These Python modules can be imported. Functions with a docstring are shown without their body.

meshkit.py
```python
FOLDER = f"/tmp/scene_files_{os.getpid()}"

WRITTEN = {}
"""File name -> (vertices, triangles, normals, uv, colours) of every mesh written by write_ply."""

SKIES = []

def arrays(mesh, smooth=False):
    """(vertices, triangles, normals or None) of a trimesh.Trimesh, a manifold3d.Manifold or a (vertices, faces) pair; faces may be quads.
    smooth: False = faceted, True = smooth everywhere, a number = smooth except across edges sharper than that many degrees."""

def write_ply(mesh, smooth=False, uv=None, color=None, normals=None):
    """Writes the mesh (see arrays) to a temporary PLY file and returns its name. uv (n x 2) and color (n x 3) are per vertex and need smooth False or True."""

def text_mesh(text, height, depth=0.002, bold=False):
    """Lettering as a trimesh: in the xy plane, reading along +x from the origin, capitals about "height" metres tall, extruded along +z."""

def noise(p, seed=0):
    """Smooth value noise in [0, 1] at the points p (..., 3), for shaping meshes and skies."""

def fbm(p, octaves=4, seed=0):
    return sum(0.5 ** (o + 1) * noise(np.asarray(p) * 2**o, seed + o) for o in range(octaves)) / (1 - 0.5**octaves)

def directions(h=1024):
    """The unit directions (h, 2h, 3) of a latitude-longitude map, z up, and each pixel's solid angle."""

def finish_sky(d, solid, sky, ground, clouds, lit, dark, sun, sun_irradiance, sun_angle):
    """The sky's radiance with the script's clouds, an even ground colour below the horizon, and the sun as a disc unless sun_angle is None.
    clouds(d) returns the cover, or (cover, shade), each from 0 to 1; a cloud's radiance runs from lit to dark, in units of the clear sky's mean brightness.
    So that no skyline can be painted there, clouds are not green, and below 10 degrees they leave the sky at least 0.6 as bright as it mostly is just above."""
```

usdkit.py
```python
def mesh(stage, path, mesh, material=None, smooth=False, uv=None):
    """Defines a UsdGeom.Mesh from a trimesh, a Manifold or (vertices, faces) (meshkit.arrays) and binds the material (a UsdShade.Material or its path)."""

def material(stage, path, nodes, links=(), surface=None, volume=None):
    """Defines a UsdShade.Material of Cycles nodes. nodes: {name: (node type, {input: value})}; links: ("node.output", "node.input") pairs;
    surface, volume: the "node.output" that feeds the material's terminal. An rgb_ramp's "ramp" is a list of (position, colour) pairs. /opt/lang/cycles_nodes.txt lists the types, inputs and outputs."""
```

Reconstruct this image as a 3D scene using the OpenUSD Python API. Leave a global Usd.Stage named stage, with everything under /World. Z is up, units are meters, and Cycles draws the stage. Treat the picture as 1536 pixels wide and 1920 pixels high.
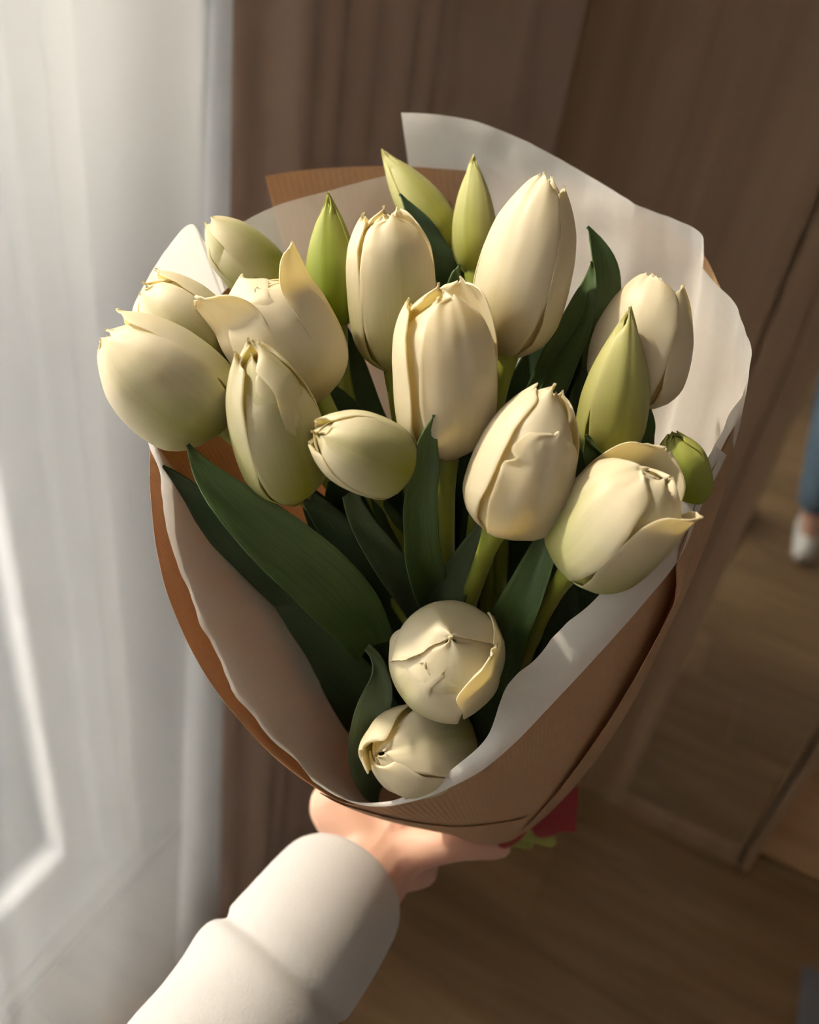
import math, random
import numpy as np, trimesh, manifold3d, usdkit, meshkit
from scipy.interpolate import PchipInterpolator, CubicSpline
from pxr import Usd, UsdGeom, UsdLux, UsdShade, Gf, Sdf, Vt

random.seed(7); RNG = np.random.default_rng(7)
stage = Usd.Stage.CreateInMemory()
UsdGeom.SetStageUpAxis(stage, 'Z'); UsdGeom.SetStageMetersPerUnit(stage, 1.0)
UsdGeom.Xform.Define(stage, '/World'); UsdGeom.Scope.Define(stage, '/World/Looks')
A = np.array
def nrm(v):
    v = np.asarray(v, float); return v / np.linalg.norm(v)

# ------------------------------------------------------------------ camera
F = 1540.0; CX, CY = 768.0, 960.0; EYE = A([0, 0, 1.5])
cz = -nrm([-373, 2210, F])                     # world up, in camera axes (right, down, forward)
cy = np.array([905, -920, F]); cy = nrm(cy - cz * (cy @ cz))   # world y: along the window wall, into the room's corner
cxx = np.cross(cy, cz)                         # world x: away from the window
R = np.stack([cxx, cy, cz])                    # camera vector -> world vector
def ray(px, py): return R @ A([(px - CX) / F, (py - CY) / F, 1.0])
def at(px, py, d): return EYE + ray(px, py) * d
def on_plane(px, py, k, val):
    r = ray(px, py); return EYE + r * ((val - EYE[k]) / r[k])
CAMR, CAMD, CAMF = R[:, 0], R[:, 1], R[:, 2]   # right, down, forward in world axes
S = 0.88                                       # size of the bouquet: everything held is this much nearer than the depths below
def bq(px, py, d): return at(px, py, d * S)

cam = UsdGeom.Camera.Define(stage, '/World/camera')
m = np.eye(4); m[0, :3], m[1, :3], m[2, :3], m[3, :3] = CAMR, -CAMD, -CAMF, EYE
cam.AddTransformOp().Set(Gf.Matrix4d(m.tolist()))
cam.CreateHorizontalApertureAttr(36.0); cam.CreateVerticalApertureAttr(45.0)
cam.CreateFocalLengthAttr(36.0 * F / 1536.0)
cam.CreateFStopAttr(6.5); cam.CreateFocusDistanceAttr(0.37)
cam.CreateClippingRangeAttr(Gf.Vec2f(0.02, 200))
cam.CreateExposureAttr(2.0)

# ------------------------------------------------------------------ daylight
dome = UsdLux.DomeLight.Define(stage, '/World/sky')
dome.CreateIntensityAttr(1.7); dome.CreateColorAttr(Gf.Vec3f(0.90, 0.95, 1.0))
sun = UsdLux.DistantLight.Define(stage, '/World/sun')
sun.CreateIntensityAttr(2300.0); sun.CreateAngleAttr(5.0); sun.CreateColorAttr(Gf.Vec3f(1.0, 0.885, 0.70))
def aim(light, d):                             # light travels along d
    z = -nrm(d); x = nrm(np.cross([0, 0, 1.0], z)); y = np.cross(z, x)
    t = np.eye(4); t[0, :3], t[1, :3], t[2, :3] = x, y, z
    light.AddTransformOp().Set(Gf.Matrix4d(t.tolist()))
aim(sun, [1.0, 0.12, -1.0])

# ------------------------------------------------------------------ helpers
used = {}
def numbered(parent, name):
    k = (parent, name); n = used.get(k, 0); used[k] = n + 1
    return name if n == 0 else f'{name}_{n:03d}'
def setdata(p, label=None, cat=None, group=None, kind=None):
    for k, v in (('label', label), ('category', cat), ('group', group), ('kind', kind)):
        if v: p.SetCustomDataByKey(k, v)
class Thing:
    def __init__(s, name, label=None, cat=None, loc=(0, 0, 0), group=None, kind=None):
        s.path = '/World/' + numbered('/World', name); s.loc = np.asarray(loc, float)
        x = UsdGeom.Xform.Define(stage, s.path); x.AddTranslateOp().Set(Gf.Vec3d(*map(float, s.loc)))
        s.prim = x.GetPrim(); setdata(s.prim, label, cat, group, kind)
class Part:
    def __init__(s, path, loc, prim): s.path, s.loc, s.prim = path, loc, prim
def obj(name, mesh, mat, parent=None, smooth=35, uv=None, **data):
    """One Mesh prim; vertices are given in world coordinates."""
    base = parent.path if parent else '/World'; loc = parent.loc if parent else np.zeros(3)
    if hasattr(mesh, 'to_mesh'):
        q = mesh.to_mesh(); mesh = (q.vert_properties[:, :3], q.tri_verts)
    if isinstance(mesh, trimesh.Trimesh): mesh = (mesh.vertices, mesh.faces)
    v = np.asarray(mesh[0], float) - loc
    path = base + '/' + numbered(base, name)
    g = usdkit.mesh(stage, path, (v, np.asarray(mesh[1])), mat, smooth=smooth, uv=uv)
    setdata(g.GetPrim(), **data)
    return Part(path, loc, g.GetPrim())
def box(x0, x1, y0, y1, z0, z1, bevel=0.0):
    if bevel <= 0:
        b = trimesh.creation.box([x1 - x0, y1 - y0, z1 - z0]); b.apply_translation([(x0 + x1) / 2, (y0 + y1) / 2, (z0 + z1) / 2]); return b
    pts = []
    for x, sx in ((x0, 1), (x1, -1)):
        for y, sy in ((y0, 1), (y1, -1)):
            for z, sz in ((z0, 1), (z1, -1)):
                for k in range(3):
                    p = [x + sx * bevel, y + sy * bevel, z + sz * bevel]; p[k] = (x, y, z)[k]; pts.append(p)
    return trimesh.convex.convex_hull(A(pts))
def cat(*ms):
    vs, fs, n = [], [], 0
    for q in ms:
        if isinstance(q, trimesh.Trimesh): q = (q.vertices, q.faces)
        vs.append(np.asarray(q[0])); fs.append(np.asarray(q[1]) + n); n += len(q[0])
    return np.vstack(vs), np.vstack(fs)
def grid_faces(nu, nv, close_u=False):
    f = []
    for i in range(nv - 1):
        for j in range(nu if close_u else nu - 1):
            a, b = i * nu + j, i * nu + (j + 1) % nu
            f += [[a, b, b + nu], [a, b + nu, a + nu]]
    return A(f)
def shell(P, th, UV=None):
    """P (nv, nu, 3): sheet -> closed shell, th thick inward along its normals."""
    nv, nu = P.shape[:2]
    du = np.gradient(P, axis=1); dv = np.gradient(P, axis=0)
    n = np.cross(du, dv); ln = np.linalg.norm(n, axis=2, keepdims=True)
    n = n / np.maximum(ln, 1e-12); Q = P - n * th
    f1 = grid_faces(nu, nv); N = nu * nv
    f2 = f1[:, ::-1] + N
    rim = [(0, j) for j in range(nu)] + [(i, nu - 1) for i in range(1, nv)] + [(nv - 1, j) for j in range(nu - 2, -1, -1)] + [(i, 0) for i in range(nv - 2, 0, -1)]
    r = A([i * nu + j for i, j in rim]); r2 = np.roll(r, -1)
    f3 = np.vstack([np.stack([r2, r, r + N], 1), np.stack([r2, r + N, r2 + N], 1)])
    v = np.vstack([P.reshape(-1, 3), Q.reshape(-1, 3)])
    uv = None if UV is None else np.vstack([UV.reshape(-1, 2)] * 2)
    return v, np.vstack([f1, f2, f3]), uv
def frames(C):
    T = np.gradient(C, axis=0); T /= np.linalg.norm(T, axis=1, keepdims=True)
    n = np.cross(T[0], [0.3, 0.8, 0.5]); n = nrm(n); out = []
    for t in T:
        n = nrm(n - t * (n @ t)); out.append((t, n, np.cross(t, n)))
    return out
def tube(C, rad, k=12, caps=True, shape=None):
    """rad: radius per point, or (a, b) per point; shape(i, ang) multiplies it."""
    C = np.asarray(C, float); n = len(C); fr = frames(C); rad = np.broadcast_to(np.asarray(rad, float), n) if np.ndim(rad) < 2 else rad
    a = np.arange(k) * 2 * np.pi / k; P = np.zeros((n, k, 3))
    for i, (t, u, w) in enumerate(fr):
        r = rad[i] * (shape(i, a) if shape else np.ones(k))
        P[i] = C[i] + (np.cos(a) * r)[:, None] * u + (np.sin(a) * r)[:, None] * w
    v = P.reshape(-1, 3); f = grid_faces(k, n, True)
    if caps:
        v = np.vstack([v, C[0], C[-1]]); o = n * k
        j = np.arange(k); jn = (j + 1) % k
        f = np.vstack([f, np.stack([np.full(k, o), jn, j], 1), np.stack([np.full(k, o + 1), (n - 1) * k + j, (n - 1) * k + jn], 1)])
    return v, f
def spline(pts, n):
    pts = np.asarray(pts, float); s = np.r_[0, np.cumsum(np.linalg.norm(np.diff(pts[:, :3], axis=0), axis=1))]; s /= s[-1]
    if len(pts) < 3: return np.stack([np.interp(np.linspace(0, 1, n), s, pts[:, k]) for k in range(pts.shape[1])], 1)
    return CubicSpline(s, pts)(np.linspace(0, 1, n))
def bezier(p0, p1, p2, p3, n):
    t = np.linspace(0, 1, n)[:, None]
    return (1 - t) ** 3 * p0 + 3 * t * (1 - t) ** 2 * p1 + 3 * t * t * (1 - t) * p2 + t ** 3 * p3
def limbs(bones, edge, smooth_n=12):
    """bones: (p, rp, q, rq) -> one continuous smoothed skin."""
    parts = []
    for p, rp, q, rq in bones:
        s1 = manifold3d.Manifold.sphere(rp, 20).translate(tuple(map(float, p))); s2 = manifold3d.Manifold.sphere(rq, 20).translate(tuple(map(float, q)))
        parts.append(manifold3d.Manifold.batch_hull([s1, s2]))
    u = manifold3d.Manifold.batch_boolean(parts, manifold3d.OpType.Add).refine_to_length(edge)
    q = u.to_mesh(); t = trimesh.Trimesh(q.vert_properties[:, :3], q.tri_verts, process=True)
    trimesh.smoothing.filter_taubin(t, iterations=smooth_n)
    return t

# ------------------------------------------------------------------ materials
LK = '/World/Looks/'
def mat(name, nodes, links, surface): return usdkit.material(stage, LK + name, nodes, links, surface=surface)
def plain(name, c, rough=0.6, spec=0.5, bump=None, **kw):
    nodes = {'p': ('principled_bsdf', {'base_color': c, 'roughness': rough, 'specular_ior_level': spec, **kw})}; links = []
    if bump:
        nodes |= {'tc': ('texture_coordinate', {}), 'n': ('noise_texture', {'scale': bump[0], 'detail': 4.0}), 'b': ('bump', {'strength': bump[1], 'distance': bump[2]})}
        links = [('tc.object', 'n.vector'), ('n.fac', 'b.height'), ('b.normal', 'p.normal')]
    return mat(name, nodes, links, 'p.BSDF')
def wood(name, c1, c2, scale, rough=0.45, shift=(0, 0, 0), spec=0.4):
    return mat(name, {'tc': ('texture_coordinate', {}), 'mp': ('mapping', {'scale': scale, 'location': shift}),
                      'n': ('noise_texture', {'scale': 1.0, 'detail': 5.0, 'roughness': 0.6, 'distortion': 0.4}),
                      'r': ('rgb_ramp', {'ramp': [(0.3, c1), (0.7, c2)]}), 'b': ('bump', {'strength': 0.15, 'distance': 0.002}),
                      'p': ('principled_bsdf', {'roughness': rough, 'specular_ior_level': spec})},
               [('tc.object', 'mp.vector'), ('mp.vector', 'n.vector'), ('n.fac', 'r.fac'), ('r.color', 'p.base_color'), ('n.fac', 'b.height'), ('b.normal', 'p.normal')], 'p.BSDF')
def petal_mat(name, green_top, green_amt, cream=(0.88, 0.82, 0.65), green=(0.42, 0.50, 0.06), trans=0.50):
    """u = across (0.5 is the midrib), v = from the base to the tip: greenish base and rib on cream."""
    return mat(name, {
        'uv': ('uvmap', {'attribute': 'st'}), 's': ('separate_xyz', {}), 'mp': ('mapping', {'scale': (26, 1.6, 1)}),
        'n': ('noise_texture', {'scale': 1.0, 'detail': 3.0}),
        'va': ('math', {'math_type': 'multiply_add', 'value2': -0.22, 'value3': 0.11}), 'vv': ('math', {'math_type': 'add'}),
        'up': ('math', {'math_type': 'subtract', 'value2': 0.5}), 'ua': ('math', {'math_type': 'absolute'}), 'us': ('math', {'math_type': 'multiply', 'value2': 0.9}), 'v2': ('math', {'math_type': 'add'}),
        'g': ('map_range', {'range_type': 'smoothstep', 'from_min': 0.0, 'from_max': green_top, 'to_min': green_amt, 'to_max': 0.0, 'clamp': True}),
        'c': ('mix_color', {'a': cream, 'b': green}), 'w': ('mix_color', {'blend_type': 'multiply', 'fac': 1.0, 'b': (1.0, 0.93, 0.64)}),
        'p': ('principled_bsdf', {'roughness': 0.42, 'specular_ior_level': 0.35, 'sheen_weight': 0.06}),
        't': ('translucent_bsdf', {}), 'm': ('mix_closure', {'fac': trans}), 'b': ('bump', {'strength': 0.08, 'distance': 0.001})},
        [('uv.UV', 's.vector'), ('uv.UV', 'mp.vector'), ('mp.vector', 'n.vector'), ('n.fac', 'va.value1'), ('s.y', 'vv.value1'), ('va.value', 'vv.value2'),
         ('s.x', 'up.value1'), ('up.value', 'ua.value1'), ('ua.value', 'us.value1'), ('vv.value', 'v2.value1'), ('us.value', 'v2.value2'), ('v2.value', 'g.value'),
         ('g.result', 'c.fac'), ('c.result', 'p.base_color'), ('c.result', 'w.a'), ('w.result', 't.color'), ('n.fac', 'b.height'), ('b.normal', 'p.normal'),
         ('p.BSDF', 'm.closure1'), ('t.BSDF', 'm.closure2')], 'm.closure')
LIME = (0.42, 0.435, 0.022)
PET = {'cream': petal_mat('petal_cream', 0.75, 0.62, green=(0.60, 0.50, 0.14)), 'soft': petal_mat('petal_soft_green', 1.15, 0.85, green=LIME),
       'green': petal_mat('petal_green_flush', 1.5, 1.0, green=LIME), 'bud': petal_mat('petal_bud_green', 1.7, 1.0, cream=(0.66, 0.66, 0.20), green=(0.30, 0.40, 0.02)),
       'pale': petal_mat('petal_pale_bud', 1.5, 0.9, cream=(0.76, 0.73, 0.38), green=LIME)}
def leaf_mat(name, c1, c2):
    return mat(name, {'uv': ('uvmap', {'attribute': 'st'}), 'mp': ('mapping', {'scale': (34, 2.5, 1)}), 'n': ('noise_texture', {'scale': 1.0, 'detail': 4.0, 'roughness': 0.65}),
                      'r': ('rgb_ramp', {'ramp': [(0.3, c1), (0.72, c2)]}), 'b': ('bump', {'strength': 0.25, 'distance': 0.001}),
                      'p': ('principled_bsdf', {'roughness': 0.5, 'specular_ior_level': 0.4}), 't': ('translucent_bsdf', {'color': (0.10, 0.17, 0.03)}), 'm': ('mix_closure', {'fac': 0.15})},
               [('uv.UV', 'mp.vector'), ('mp.vector', 'n.vector'), ('n.fac', 'r.fac'), ('r.color', 'p.base_color'), ('n.fac', 'b.height'), ('b.normal', 'p.normal'), ('p.BSDF', 'm.closure1'), ('t.BSDF', 'm.closure2')], 'm.closure')
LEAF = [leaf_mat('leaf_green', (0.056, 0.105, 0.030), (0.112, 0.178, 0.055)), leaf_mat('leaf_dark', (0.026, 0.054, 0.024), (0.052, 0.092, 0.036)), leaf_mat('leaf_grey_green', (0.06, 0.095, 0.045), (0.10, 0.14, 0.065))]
STEM = plain('stem_green', (0.24, 0.27, 0.035), 0.45)
def paper(name, c, ct, trans, clear, fibre=0.06, ribs=None):
    nodes = {'tc': ('texture_coordinate', {}), 'n': ('noise_texture', {'scale': 260.0, 'detail': 5.0, 'roughness': 0.7}), 'n2': ('noise_texture', {'scale': 40.0, 'detail': 3.0}),
             'h': ('hsv', {'color': c}), 'vr': ('map_range', {'from_min': 0.25, 'from_max': 0.75, 'to_min': 1 - fibre, 'to_max': 1 + fibre}),
             'b': ('bump', {'strength': 0.25, 'distance': 0.0006}), 'p': ('principled_bsdf', {'roughness': 0.65, 'specular_ior_level': 0.3}),
             't': ('translucent_bsdf', {'color': ct}), 'm': ('mix_closure', {'fac': trans}), 'tr': ('transparent_bsdf', {}), 'm2': ('mix_closure', {'fac': clear})}
    links = [('tc.object', 'n.vector'), ('tc.object', 'n2.vector'), ('n.fac', 'vr.value'), ('vr.result', 'h.value'), ('h.color', 'p.base_color'), ('b.normal', 'p.normal'),
             ('p.BSDF', 'm.closure1'), ('t.BSDF', 'm.closure2'), ('m.closure', 'm2.closure1'), ('tr.BSDF', 'm2.closure2')]
    if ribs:
        nodes |= {'uv': ('uvmap', {'attribute': 'st'}), 'wv': ('wave_texture', {'wave_type': 'bands', 'bands_direction': 'x', 'scale': ribs, 'distortion': 0.6, 'detail': 1.0})}
        nodes['b'] = ('bump', {'strength': 0.16, 'distance': 0.0010})
        links += [('uv.UV', 'wv.vector'), ('wv.fac', 'b.height')]
    else: links += [('n2.fac', 'b.height')]
    return mat(name, nodes, links, 'm2.closure')
KRAFT = paper('kraft_paper', (0.48, 0.305, 0.175), (0.74, 0.38, 0.13), 0.25, 0.0, 0.10, ribs=9.0)
TISSUE_CLEAR = paper('tissue_overlap', (0.80, 0.77, 0.70), (0.80, 0.76, 0.66), 0.30, 0.55, 0.03)
TISSUE = paper('tissue_paper', (0.84, 0.82, 0.78), (0.86, 0.83, 0.78), 0.48, 0.08, 0.05)
SHEER = paper('sheer_curtain', (0.43, 0.425, 0.41), (0.45, 0.455, 0.465), 0.55, 0.50, 0.02)
HEM = paper('sheer_hem', (0.70, 0.70, 0.70), (0.74, 0.745, 0.76), 0.5, 0.35, 0.02)
DRAPE = plain('brown_drape', (0.42, 0.31, 0.25), 0.85, 0.2, bump=(400, 0.3, 0.001))
PLASTER = plain('white_plaster', (0.68, 0.65, 0.61), 0.85, 0.2, bump=(60, 0.1, 0.002))
PVC = plain('white_frame', (0.82, 0.83, 0.84), 0.35)
CONCRETE = plain('pale_concrete', (0.55, 0.51, 0.46), 0.9, 0.2, bump=(30, 0.2, 0.01))
WOODF = [wood(f'floor_oak_{k}', tuple(A([0.20, 0.120, 0.056]) * q), tuple(A([0.32, 0.205, 0.105]) * q), (2.2, 26, 26), 0.42, (k * 3.1, k * 1.7, 0)) for k, q in enumerate((0.8, 0.92, 1.0, 1.08, 1.2))]
WARD = wood('wardrobe_wood', (0.255, 0.165, 0.100), (0.36, 0.24, 0.145), (22, 22, 1.1), 0.5)
WARD2 = wood('drawer_wood', (0.36, 0.20, 0.10), (0.50, 0.29, 0.15), (1.4, 22, 22), 0.45)
DARK = plain('dark_gap', (0.03, 0.02, 0.014), 0.8)
MIRROR = mat('mirror_glass', {'g': ('glossy_bsdf', {'color': (0.86, 0.85, 0.80), 'roughness': 0.004})}, [], 'g.BSDF')
SKIN = plain('skin', (0.52, 0.30, 0.215), 0.5, 0.4, bump=(300, 0.06, 0.001), subsurface_weight=0.25, subsurface_radius=(0.9, 0.35, 0.2), subsurface_scale=0.004)
KNIT = plain('cream_knit', (0.41, 0.39, 0.372), 0.9, 0.15, bump=(700, 0.25, 0.0008), sheen_weight=0.15)
DENIM = plain('pale_denim', (0.17, 0.26, 0.36), 0.85, 0.2, bump=(500, 0.2, 0.001))
SHOE = plain('white_canvas', (0.78, 0.76, 0.74), 0.7)
HAIR = plain('brown_hair', (0.06, 0.035, 0.02), 0.5)
RIBBON = plain('red_ribbon', (0.22, 0.004, 0.010), 0.5)
RUG = plain('grey_rug', (0.20, 0.20, 0.215), 0.95, 0.1, bump=(220, 0.6, 0.004))
METAL = plain('dark_metal', (0.05, 0.04, 0.035), 0.35, metallic=0.8)

# ------------------------------------------------------------------ the room
YW = 1.2975                                   # front of the wardrobe
RX0, RX1, RY0, RY1, RZ = -0.68, 2.6, -2.5, 1.95, 2.65
fl = Thing('floor', kind='structure', loc=(0, 0, 0))
obj('subfloor', box(RX0 - 0.3, RX1, RY0, RY1, -0.06, -0.012), DARK, fl, smooth=False)
pw, pl = 0.192, 1.28
y, row = RY0, 0
prng = random.Random(11)
while y < YW + 0.15:
    x = RX0 - prng.random() * pl
    while x < RX1:
        a0, a1 = max(x, RX0), min(x + pl, RX1)
        if a1 - a0 > 0.02:
            obj('plank', box(a0 + 0.0006, a1 - 0.0006, y + 0.0006, y + pw - 0.0006, -0.012, 0.0, 0.0012), WOODF[prng.randrange(5)], fl, smooth=False)
        x += pl
    y += pw; row += 1
WY0, WY1, WZ1 = -1.7, 0.66, 2.42               # the window's opening in the left wall
wl = manifold3d.Manifold.cube((0.25, RY1 - RY0, RZ)).translate((RX0 - 0.25, RY0, 0)) - manifold3d.Manifold.cube((0.5, WY1 - WY0, WZ1 - 0.02)).translate((RX0 - 0.4, WY0, 0.02))
obj('wall_left', wl, PLASTER, smooth=False, kind='structure')
obj('wall_back', box(RX0, RX1, RY1, RY1 + 0.1, 0, RZ), PLASTER, smooth=False, kind='structure')
obj('wall_right', box(RX1, RX1 + 0.1, RY0, RY1, 0, RZ), PLASTER, smooth=False, kind='structure')
obj('wall_front', box(RX0, RX1, RY0 - 0.1, RY0, 0, RZ), PLASTER, smooth=False, kind='structure')
obj('ceiling', box(RX0 - 0.25, RX1 + 0.1, RY0 - 0.1, RY1 + 0.1, RZ, RZ + 0.1), PLASTER, smooth=False, kind='structure')
# window: a sliding balcony door with a floor track
wi = Thing('window_1', kind='structure', loc=(-0.80, 0, 0))
GLASS = mat('window_glass', {'t': ('transparent_bsdf', {'color': (0.97, 0.98, 0.98)}), 'g': ('glossy_bsdf', {'roughness': 0.0}), 'f': ('fresnel', {'IOR': 1.45}), 'm': ('mix_closure', {})},
            [('f.fac', 'm.fac'), ('t.BSDF', 'm.closure1'), ('g.BSDF', 'm.closure2')], 'm.closure')
for nm, bx in (('sill_track', box(-0.90, -0.70, WY0, WY1, 0.02, 0.045, 0.004)), ('head', box(-0.88, -0.72, WY0, WY1, WZ1 - 0.06, WZ1, 0.004)),
               ('jamb', box(-0.88, -0.72, WY1 - 0.05, WY1, 0.045, WZ1 - 0.06, 0.004)), ('jamb', box(-0.88, -0.72, WY0, WY0 + 0.05, 0.045, WZ1 - 0.06, 0.004)),
               ('track_rail', box(-0.765, -0.755, WY0, WY1, 0.045, 0.060, 0.002)), ('track_rail', box(-0.835, -0.825, WY0, WY1, 0.045, 0.060, 0.002))):
    obj(nm, bx, PVC, wi, smooth=False)
for k, (a, b, xx) in enumerate(((-0.55, WY1 - 0.05, -0.76), (WY0 + 0.05, -0.50, -0.83))):
    sf = cat(box(xx - .02, xx + .02, a, a + .06, .06, WZ1 - .06, .003), box(xx - .02, xx + .02, b - .06, b, .06, WZ1 - .06, .003), box(xx - .02, xx + .02, a + .06, b - .06, .06, .13, .003), box(xx - .02, xx + .02, a + .06, b - .06, WZ1 - .12, WZ1 - .06, .003))
    sp = obj('sash', sf, PVC, wi, smooth=False)
    obj('pane', box(xx - .004, xx + .004, a + .055, b - .055, .125, WZ1 - .115), GLASS, sp, smooth=False)
obj('balcony_floor', box(-2.3, -0.93, -4, 3.5, -0.15, -0.02), CONCRETE, smooth=False, kind='structure')
obj('balcony_parapet', box(-2.42, -2.3, -4, 3.5, -0.15, 1.0, 0.01), CONCRETE, smooth=False, kind='structure')

nb = Thing('neighbouring_building', kind='structure', loc=(-9.0, 0, -6))
obj('facade', box(-11.0, -9.0, -14, 12, -6, 8.92), CONCRETE, nb, smooth=False)
obj('cornice', box(-11.1, -8.8, -14.1, 12.1, 8.92, 9.07, 0.02), PVC, nb, smooth=False)
for zf in (-5, -2, 1, 4, 7):
    for yf in range(-12, 12, 3):
        sh_ = obj('window_frame', cat(box(-9.0, -8.94, yf, yf + 0.08, zf, zf + 1.6), box(-9.0, -8.94, yf + 1.22, yf + 1.3, zf, zf + 1.6), box(-9.0, -8.94, yf + .08, yf + 1.22, zf, zf + .08), box(-9.0, -8.94, yf + .08, yf + 1.22, zf + 1.52, zf + 1.6)), PVC, nb, smooth=False)
        obj('pane', box(-9.0, -8.97, yf + .08, yf + 1.22, zf + .08, zf + 1.52), METAL, sh_, smooth=False)
# curtains
def curtain(y0f, y1f, z0, z1, xf, n, k):
    zz = np.linspace(z0, z1, k); P = np.zeros((k, n, 3)); u = np.linspace(0, 1, n)
    for i, z in enumerate(zz):
        yy = y0f(z) + (y1f(z) - y0f(z)) * u
        P[i, :, 1] = yy; P[i, :, 2] = z; P[i, :, 0] = xf(u, z)
    return P
rs = np.random.default_rng(3)
ph = rs.random(8) * 6.28
def sheer_x(u, z):
    yy = -1.75 + 2.42 * u; yy = yy - 0.093 * (z - 1.0) * np.clip((0.67 - yy) / 0.2, 0, 1)
    amp = np.interp(yy, [-1.75, 0.30, 0.45, 0.67], [0.026, 0.026, 0.018, 0.008])
    return -0.48 + amp * np.sin(yy * 49 + 0.9 * np.sin(yy * 5.5 + ph[1]) + 0.4) * (0.7 + 0.3 * np.sin(yy * 13 + ph[2])) + 0.008 * np.sin(yy * 20 + ph[3]) + 0.003 * np.sin(yy * 25 + z * 4 + ph[4])
Psh = curtain(lambda z: -1.75, lambda z: 0.67, 0.03, 2.50, sheer_x, 620, 30)
sheer = Thing('sheer_curtain', 'white translucent sheer curtain hanging in soft folds over the window', 'curtain', (-0.49, 0, 0))
obj('drape', (Psh.reshape(-1, 3), grid_faces(620, 30)), SHEER, sheer, smooth=True)
hem = curtain(lambda z: 0.50 + 0.06 * min(z, 1.6), lambda z: 0.674, 0.03, 2.50, lambda u, z: sheer_x(np.interp(0.50 + 0.06 * min(z, 1.6) + (0.174 - 0.06 * min(z, 1.6)) * u, [-1.75, 0.67], [0, 1]), z) + 0.004, 40, 30)
obj('side_hem', (hem.reshape(-1, 3), grid_faces(40, 30)), HEM, sheer, smooth=True, label='doubled side hem of the sheer')
DRX = PchipInterpolator([.60, .64, .70, .78, .87, .95, .985, 1.03, 1.09, 1.15, 1.18, 1.235, 1.29], [-.475, -.452, -.432, -.440, -.425, -.428, -.458, -.462, -.440, -.405, -.435, -.420, -.374])
def drape_x(u, z): return DRX(0.615 + (YW - 0.012 - 0.615) * u) + 0.004 * np.sin(u * 70 + z)
Pdr = curtain(lambda z: 0.615, lambda z: YW - 0.012, 0.02, 2.50, drape_x, 240, 12)
v, f, _ = shell(Pdr, 0.0015)
bc = obj('brown_curtain', (v, f), DRAPE, smooth=True); setdata(bc.prim, 'brown opaque curtain hanging in deep folds beside the white sheer', 'curtain')
rod = Thing('curtain_rail', 'white double curtain rail mounted high along the window wall', 'curtain rail', (-0.47, 0, 2.52))
obj('rail', box(-0.51, -0.43, -1.8, YW - 0.01, 2.505, 2.54, 0.004), PVC, rod, smooth=False)
for yb in (-1.4, -0.2, 1.0): obj('bracket', box(-0.681, -0.50, yb, yb + 0.03, 2.515, 2.535, 0.002), PVC, rod, smooth=False)

# wardrobe with a mirror door
wd = Thing('wardrobe', 'tall brown wood-grain wardrobe with a narrow mirrored door', 'wardrobe', (0.0, YW, 0))
obj('side_panel', box(-0.64, -0.62, YW + 0.004, RY1, 0.0, 2.35, 0.001), WARD, wd, smooth=False)
obj('top_panel', box(-0.64, 1.9, YW + 0.004, RY1, 2.35, 2.37, 0.001), WARD, wd, smooth=False)
obj('back_panel', box(-0.62, 1.9, RY1 - 0.02, RY1 - 0.002, 0.0, 2.35), WARD, wd, smooth=False)
obj('plinth', box(-0.62, 0.35, YW + 0.03, YW + 0.05, 0.0, 0.06), DARK, wd, smooth=False)
dr = obj('door', box(-0.62, -0.004, YW + 0.004, YW + 0.026, 0.006, 2.345, 0.0015), WARD, wd, smooth=False, label='plain wood door panel')
MX0, MX1 = 0.0, 0.348
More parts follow.
